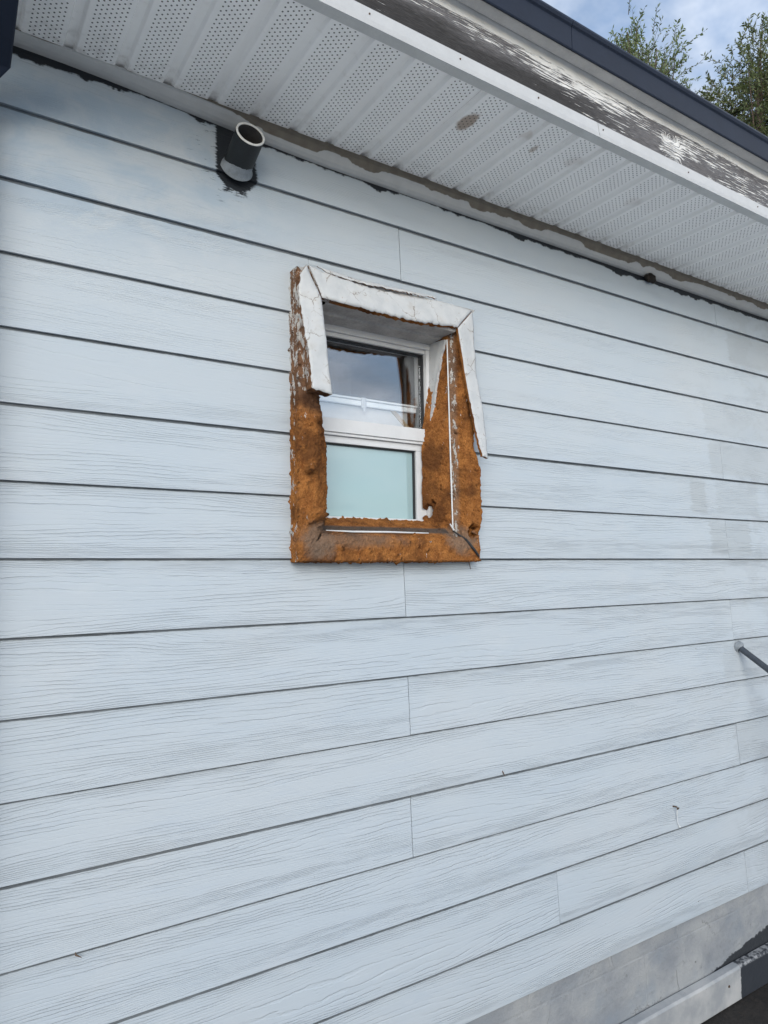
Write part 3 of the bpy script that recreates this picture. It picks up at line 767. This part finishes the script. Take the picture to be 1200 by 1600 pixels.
def joinery():
    # outer frame (jambs, head, sill) in PVC
    FX0, FX1, FZ0, FZ1 = .952, 1.440, 1.84, 2.492; gl0, gl1 = .978, 1.413
    def part(name, boxes, m, label=None, bev=.0015):
        b = MB()
        for bx in boxes: b.box(*bx)
        o = b.build(name, m, win, bevel=bev)
        if label: o['label'] = label
        return o
    part('frame_head', [(FX0, FX1, .086, .16, 2.466, FZ1)], M['pvc']); part('frame_head_stop', [(FX0+.02, FX1-.022, .097, .15, 2.4525, 2.4655)], M['pvc'])
    part('frame_jamb', [(1.4155, FX1, .088, .16, FZ0, 2.4655)], M['pvc']); part('frame_jamb', [(FX0, .9755, .088, .16, FZ0, 2.4655)], M['pvc'])
    part('frame_sill', [(FX0, FX1, .089, .16, 1.80, 1.8785)], M['pvc'])
    part('meeting_rail', [(.976, 1.415, .084, .15, 2.143, 2.186)], M['pvc']); part('rail_lip', [(.976, 1.415, .090, .14, 2.134, 2.1425)], M['pvc'])
    # lower sash set back
    part('sash_rail', [(.976, 1.4145, .101, .14, 2.112, 2.1335)], M['pvc'])
    part('sash_stile', [(1.3755, 1.4145, .1005, .14, 1.879, 2.1115)], M['pvc']); part('sash_stile', [(.976, 1.012, .1005, .14, 1.879, 2.1115)], M['pvc'])
    part('gasket', [(1.3705, 1.3752, .110, .135, 1.879, 2.1115), (1.0125, 1.3702, .110, .135, 2.1075, 2.1115)], M['pvcdark'], bev=0)
    part('gasket', [(1.4105, 1.4152, .106, .13, 2.187, 2.452), (.976, 1.4102, .106, .13, 2.4485, 2.452)], M['pvcdark'], bev=0)
    part('frosted_pane', [(1.0125, 1.3703, .119, .124, 1.879, 2.1073)], M['frosted'], 'pale blue frosted lower pane', 0)
    part('clear_pane', [(.976, 1.4103, .118, .122, 2.1865, 2.4483)], M['glass'], 'clear upper pane reflecting cloud', 0)
    # what is seen through it: an inner rail with its latch, a pale board, a brace, darkness
    part('inner_rail', [(0.978, 1.400, .1285, .142, 2.250, 2.266)], M['rail']); part('inner_rail', [(0.978, 1.405, .1295, .142, 2.2695, 2.276)], M['rail'])
    part('inner_stile', [(1.4525, 1.475, .196, .22, 2.0, 2.256)], M['pvc'])
    part('inner_latch', [(1.176, 1.196, .1255, .1283, 2.242, 2.277), (1.182, 1.190, .1235, .1253, 2.230, 2.268)], M['pvc'])
    part('inner_board', [(.978, 1.372, .1435, .15, 2.187, 2.2495)], M['roomlight'])
    k = MB()
    q4 = [(1.300, 2.250), (1.322, 2.250), (1.392, 2.187), (1.370, 2.187)]
    k.v = [(x, .1395, z) for x, z in q4] + [(x, .143, z) for x, z in q4]; k.f = [(0, 1, 2, 3), (7, 6, 5, 4), (0, 1, 5, 4), (1, 2, 6, 5), (2, 3, 7, 6), (3, 0, 4, 7)]; k.mi = [0]*6
    k.build('inner_brace', M['wood'], win)
    r = MB()
    for bx in ((.4, 2.0, 1.6, 1.62, 1.2, 2.9), (.38, .4, .165, 1.62, 1.2, 2.9), (2.0, 2.02, .165, 1.62, 1.2, 2.9), (.4, 2.0, .165, 1.6, 1.18, 1.2), (.4, 2.0, .165, 1.6, 2.9, 2.92)): r.box(*bx)
    for bx in ((.4, .952, .161, .165, 1.2, 2.9), (1.44, 2.0, .161, .165, 1.2, 2.9), (.952, 1.44, .161, .165, 1.2, 1.84), (.952, 1.44, .161, .165, 2.49, 2.9)): r.box(*bx)
    r.build('room_box', M['room'], win)
joinery()

# ------------------------------------------------------------------ things on the wall
def vent_pipe():
    r = empty('vent_pipe', (.695, .0, 2.848)); tag(r, 'short navy painted plastic vent pipe sticking out under the soffit', 'pipe')
    d = Vector((-.004, -.118, .040)); n = d.normalized(); a = Vector((.695, .008, 2.846)); e = a+d
    b = MB(); b.tube([a, a+d*.5, e], [.040, .040, .0400], 40, cap=False); b.tube([a, e], [.0352, .0352], 40, cap=False)
    b.build('pipe_wall', M['pipe'], r, smooth=True, recalc=False)
    b = MB(); b.tube([e, a], [.0350, .0350], 40, cap=False); b.build('bore', M['pipein'], r, smooth=True, recalc=False)
    b = MB(); seg = 48
    A = n.cross(Vector((0, 0, 1))).normalized(); B = n.cross(A)
    for q in range(seg):
        th = 2*math.pi*q/seg; u = A*math.cos(th)+B*math.sin(th); j = mnoise.noise(u*4)*.0008
        for (rad, off) in ((.0403, -.0005), (.0400, .0022+j), (.0352, .0024+j), (.0348, -.0005)): b.v.append(tuple(e+u*rad+n*off))
    for q in range(seg):
        for k in range(3):
            i = q*4+k; j = ((q+1) % seg)*4+k; b.f.append((i, j, j+1, i+1)); b.mi.append(0)
    b.build('cut_rim', M['rim'], r, smooth=True)
    b = MB(); rings = 8
    for k in range(rings+1):
        for q in range(seg):
            th = 2*math.pi*q/seg; u = A*math.cos(th)+B*math.sin(th)
            low = .5+.5*max(-1, min(1, -u.z*1.3)); ll = .006+.030*low**1.5 + .003*mnoise.noise(u*3)
            f = k/rings; rad = .0405+.007*(1-f)**2.2+.0006*mnoise.noise(u*5+Vector((f*3, 0, 0)))
            b.v.append(tuple(a-n*.002+n*(.010+ll*f)+u*(rad if k < rings else .0398)))
    for k in range(rings):
        for q in range(seg): i = k*seg+q; j = k*seg+(q+1) % seg; b.f.append((i, j, j+seg, i+seg)); b.mi.append(0)
    b.build('sealant_collar', M['caulk'], r, smooth=True)
    b = MB(); pts = [a+n*.03+A*.0, a+n*.0305]; b.tube(pts, [.035, .035], 32); b.build('dark_stop', M['pvcdark'], r)
vent_pipe()

def downpipe():
    r = empty('downpipe', (.07, -.03, GZ)); tag(r, 'dark navy downpipe bending in under the eave at the far left', 'downpipe')
    def sect(path, name):
        b = MB(); k = len(b.v)
        for (y, z, dy, dz) in path:
            k_ = -.045 if z < 2.83 else 0
            for (sx, s) in ((.035, -1), (.1165, -1), (.1165, 1), (.035, 1)): b.v.append((sx+k_, y+dy*s, z+dz*s))
        for i in range(len(path)-1):
            for q in range(4): b.f.append((i*4+q, i*4+(q+1) % 4, i*4+4+(q+1) % 4, i*4+4+q)); b.mi.append(0)
        b.f += [(0, 1, 2, 3), tuple((len(path)-1)*4+q for q in range(4))]; b.mi += [0, 0]
        b.build(name, M['navy'], r, bevel=.004)
    sect([(-.52, 3.165, .03, 0), (-.52, 3.04, .03, -.005), (-.49, 2.975, .026, .022), (-.12, 2.86, .012, .032), (-.06, 2.80, .026, .018), (-.052, 2.74, .03, 0)], 'elbow')
    sect([(-.0525, 2.745, .033, 0), (-.0525, .02, .033, 0)], 'straight_run')
downpipe()

def rod():
    r = empty('handrail', (3.066, 0, 1.348)); tag(r, 'thin blue grey metal rail leaving the wall at the right edge', 'rail')
    a = Vector((3.066, .012, 1.357)); e = Vector((3.066, -.95, .705))
    b = MB(); b.tube([a, e], [.0135, .0135], 20); b.build('rail_tube', M['rod'], r, smooth=False)
    b = MB(); b.tube([(3.066, .006, 1.352), (3.066, -.004, 1.350), (3.066, -.008, 1.346)], [.026, .024, .015], 20); b.build('wall_flange', M['caulk'], r)
    b = MB(); b.tube([e+Vector((0, 0, .0)), Vector((3.066, -.95, GZ))], [.0135, .0135], 16); b.build('post', M['rod'], r)
rod()

def hook():
    r = empty('wall_nail', (2.541, 0, .755)); tag(r, 'bent nail with a dangling string of paint on the lower right boards', 'nail')
    b = MB(); b.tube([(2.541, .012, .756), (2.541, -.012, .758), (2.543, -.016, .752)], [.003, .003, .0026], 8); b.tube([(2.543, -.0155, .753), (2.543, -.018, .751)], [.0062, .0062], 10)
    b.build('nail_shank', M['rust'], r)
    b = MB(); b.tube([(2.543, -.013, .747), (2.549, -.006, .72), (2.556, -.003, .69), (2.566, -.004, .672), (2.572, -.003, .672)], [.0022, .0018, .0018, .0026, .0022], 6); b.build('paint_string', M['thread'], r)
hook()

def blob(name, label, cat, c, r, seed, m, sub=3, sq=(1, 1, 1)):
    bm = bmesh.new(); bmesh.ops.create_icosphere(bm, subdivisions=sub, radius=1)
    for v in bm.verts:
        n = 1+.5*fbm(v.co+Vector((seed, 0, 0)), 1.6, 3); v.co = Vector((v.co.x*sq[0], v.co.y*sq[1], v.co.z*sq[2]))*r*n
    me = bpy.data.meshes.new(name); bm.to_mesh(me); bm.free()
    o = link(name, me, m); o.location = c; return tag(o, label, cat)
blob('mud_nest', 'small dark crumbly mud nest clinging under the frieze', 'nest', (2.535, -.014, 2.935), .021, 2, M['mud'], sq=(1.5, .8, .9))
def chip(name, label, c, v):
    b = MB(); b.tube([Vector(c)+Vector((0, .004, .004)), Vector(c), Vector(c)+Vector(v)], [.0016, .0022, .0008], 6)
    o = b.build(name, M['rust'], origin=c); tag(o, label, 'nail')
chip('nail_tip', 'dark nail tip poking out below a board at lower left', (.318, -.003, .842), (.012, -.004, -.007))
chip('nail_tip', 'tiny nail tip below a board left of the string nail', (1.633, -.003, 1.036), (.006, -.003, -.014))
chip('dark_twig', 'thin dark splinter hanging under the window corner', (1.506, -.004, 1.738), (.006, -.002, -.028))

# ------------------------------------------------------------------ trees behind the house
def tree(name, label, base, top, crown, rad, n_sprig, leaf, seed, up_=.8, spr=1.0, leaves=26, L=.075, slen=(.25, .55)):
    rd = random.Random(seed); r = empty(name, base); tag(r, label, 'tree', None)
    base = Vector(base); crown = Vector(crown)
    t = MB(); mid = base.lerp(crown, .55)+Vector((rd.uniform(-.3, .3), rd.uniform(-.3, .3), 0))
    t.tube([base, base.lerp(mid, .5)+Vector((.1, .05, 0)), mid, crown], [.17, .14, .11, .045], 12)
    t.build('trunk', M['bark'], r, smooth=True)
    br = MB(); lf = MB()
    limbs = []
    for k in range(22):
        d = Vector((rd.gauss(0, 1), rd.gauss(0, 1), rd.gauss(.25, .8))).normalized()
        s = mid.lerp(crown, rd.random()); e = crown + Vector((d.x*rad[0], d.y*rad[1], d.z*rad[2]))*rd.uniform(.45, .85)
        m_ = s.lerp(e, .5)+Vector((0, 0, rd.uniform(-.1, .25))); br.tube([s, m_, e], [.035, .02, .008], 6); limbs.append((s, m_, e))
    for k in range(n_sprig):
        s, m_, e = limbs[k % len(limbs)]; f = rd.random(); p = (m_.lerp(e, f) if rd.random() < .75 else s.lerp(m_, f))
        p = p + Vector((rd.gauss(0, .16)*rad[0], rd.gauss(0, .16)*rad[1], rd.gauss(0, .14)*rad[2]))
        o = (p-crown); o = Vector((o.x/rad[0], o.y/rad[1], o.z/rad[2]))
        d = (o*spr + Vector((rd.gauss(0, .35), rd.gauss(0, .35), up_+rd.gauss(0, .25)))).normalized()
        ln = rd.uniform(*slen); q = p + d*ln; b2 = d.cross(Vector((rd.gauss(0, 1), rd.gauss(0, 1), rd.gauss(0, 1)))).normalized()*ln*.12
        br.tube([p, p.lerp(q, .5)+b2, q], [.006, .004, .0015], 4, cap=False)
        for j in range(leaves):
            f = (j+.5)/leaves; c = p.lerp(q, f)+b2*4*f*(1-f)
            a = Vector((rd.gauss(0, 1), rd.gauss(0, 1), rd.gauss(0, 1))); a -= d*a.dot(d)*.6; a.normalize()
            ax = (a*.8+d*rd.uniform(.2, .9)).normalized(); sd = ax.cross(Vector((rd.gauss(0, 1), rd.gauss(0, 1), rd.gauss(0, 1)))).normalized()
            l = L*rd.uniform(.6, 1.25); wd = l*.17
            lf.quad(tuple(c), tuple(c+ax*l*.45+sd*wd), tuple(c+ax*l), tuple(c+ax*l*.45-sd*wd))
    br.build('branches', M['bark'], r, recalc=False)
    o = lf.build('crown', leaf, r, recalc=False)
    return r
def at(dx, dy, dz, R): return (CAM.x+dx*R, CAM.y+dy*R, CAM.z+dz*R)
cA = at(.818, .575, .694, 13.0)
tree('tree', 'pale leafed tree with upright sprigs rising behind the roof edge', (cA[0]+.2, cA[1]+.2, GZ), None, cA, (.92, .92, 1.0), 900, M['leafA'], 5, up_=.8, leaves=18, L=.080, slen=(.2, .55))
cB = at(.890, .456, .622, 13.5)
tree('tree', 'denser olive green tree at the top right corner behind the roof', (cB[0]+.3, cB[1]+.1, GZ), None, cB, (1.75, 1.75, 1.45), 2700, M['leafB'], 11, up_=.35, leaves=20, L=.076, slen=(.18, .45))

# ------------------------------------------------------------------ hedge across the yard, behind the viewer (seen mirrored in the panes)
def hedge():
    nx, nt = 260, 14; b = MB(); h0 = 3.1
    for i in range(nx+1):
        x = -30+100*i/nx; h = h0+1.5*fbm(Vector((x*.16, 0, 3)), 1, 3)+.5*fbm(Vector((x, 5, 3)), .9, 2)
        for j in range(nt+1):
            a = math.pi*j/nt; p = Vector((x, -24-1.3*math.cos(a), h*min(1, 1.25*math.sin(a))))
            q = .45*fbm(p, 1.1, 3)+.2*fbm(p, 4, 2); b.v.append((p.x+.3*fbm(p+Vector((7, 0, 0)), 1.5, 2), p.y+q, GZ+max(0, p.z+q*.5)))
    for i in range(nx):
        for j in range(nt): k = i*(nt+1)+j; b.f.append((k, k+nt+1, k+nt+2, k+1)); b.mi.append(0)
    tag(b.build('hedge', M['leafB']), 'tall clipped green hedge along the far side of the yard', 'hedge', kind='stuff')
hedge()
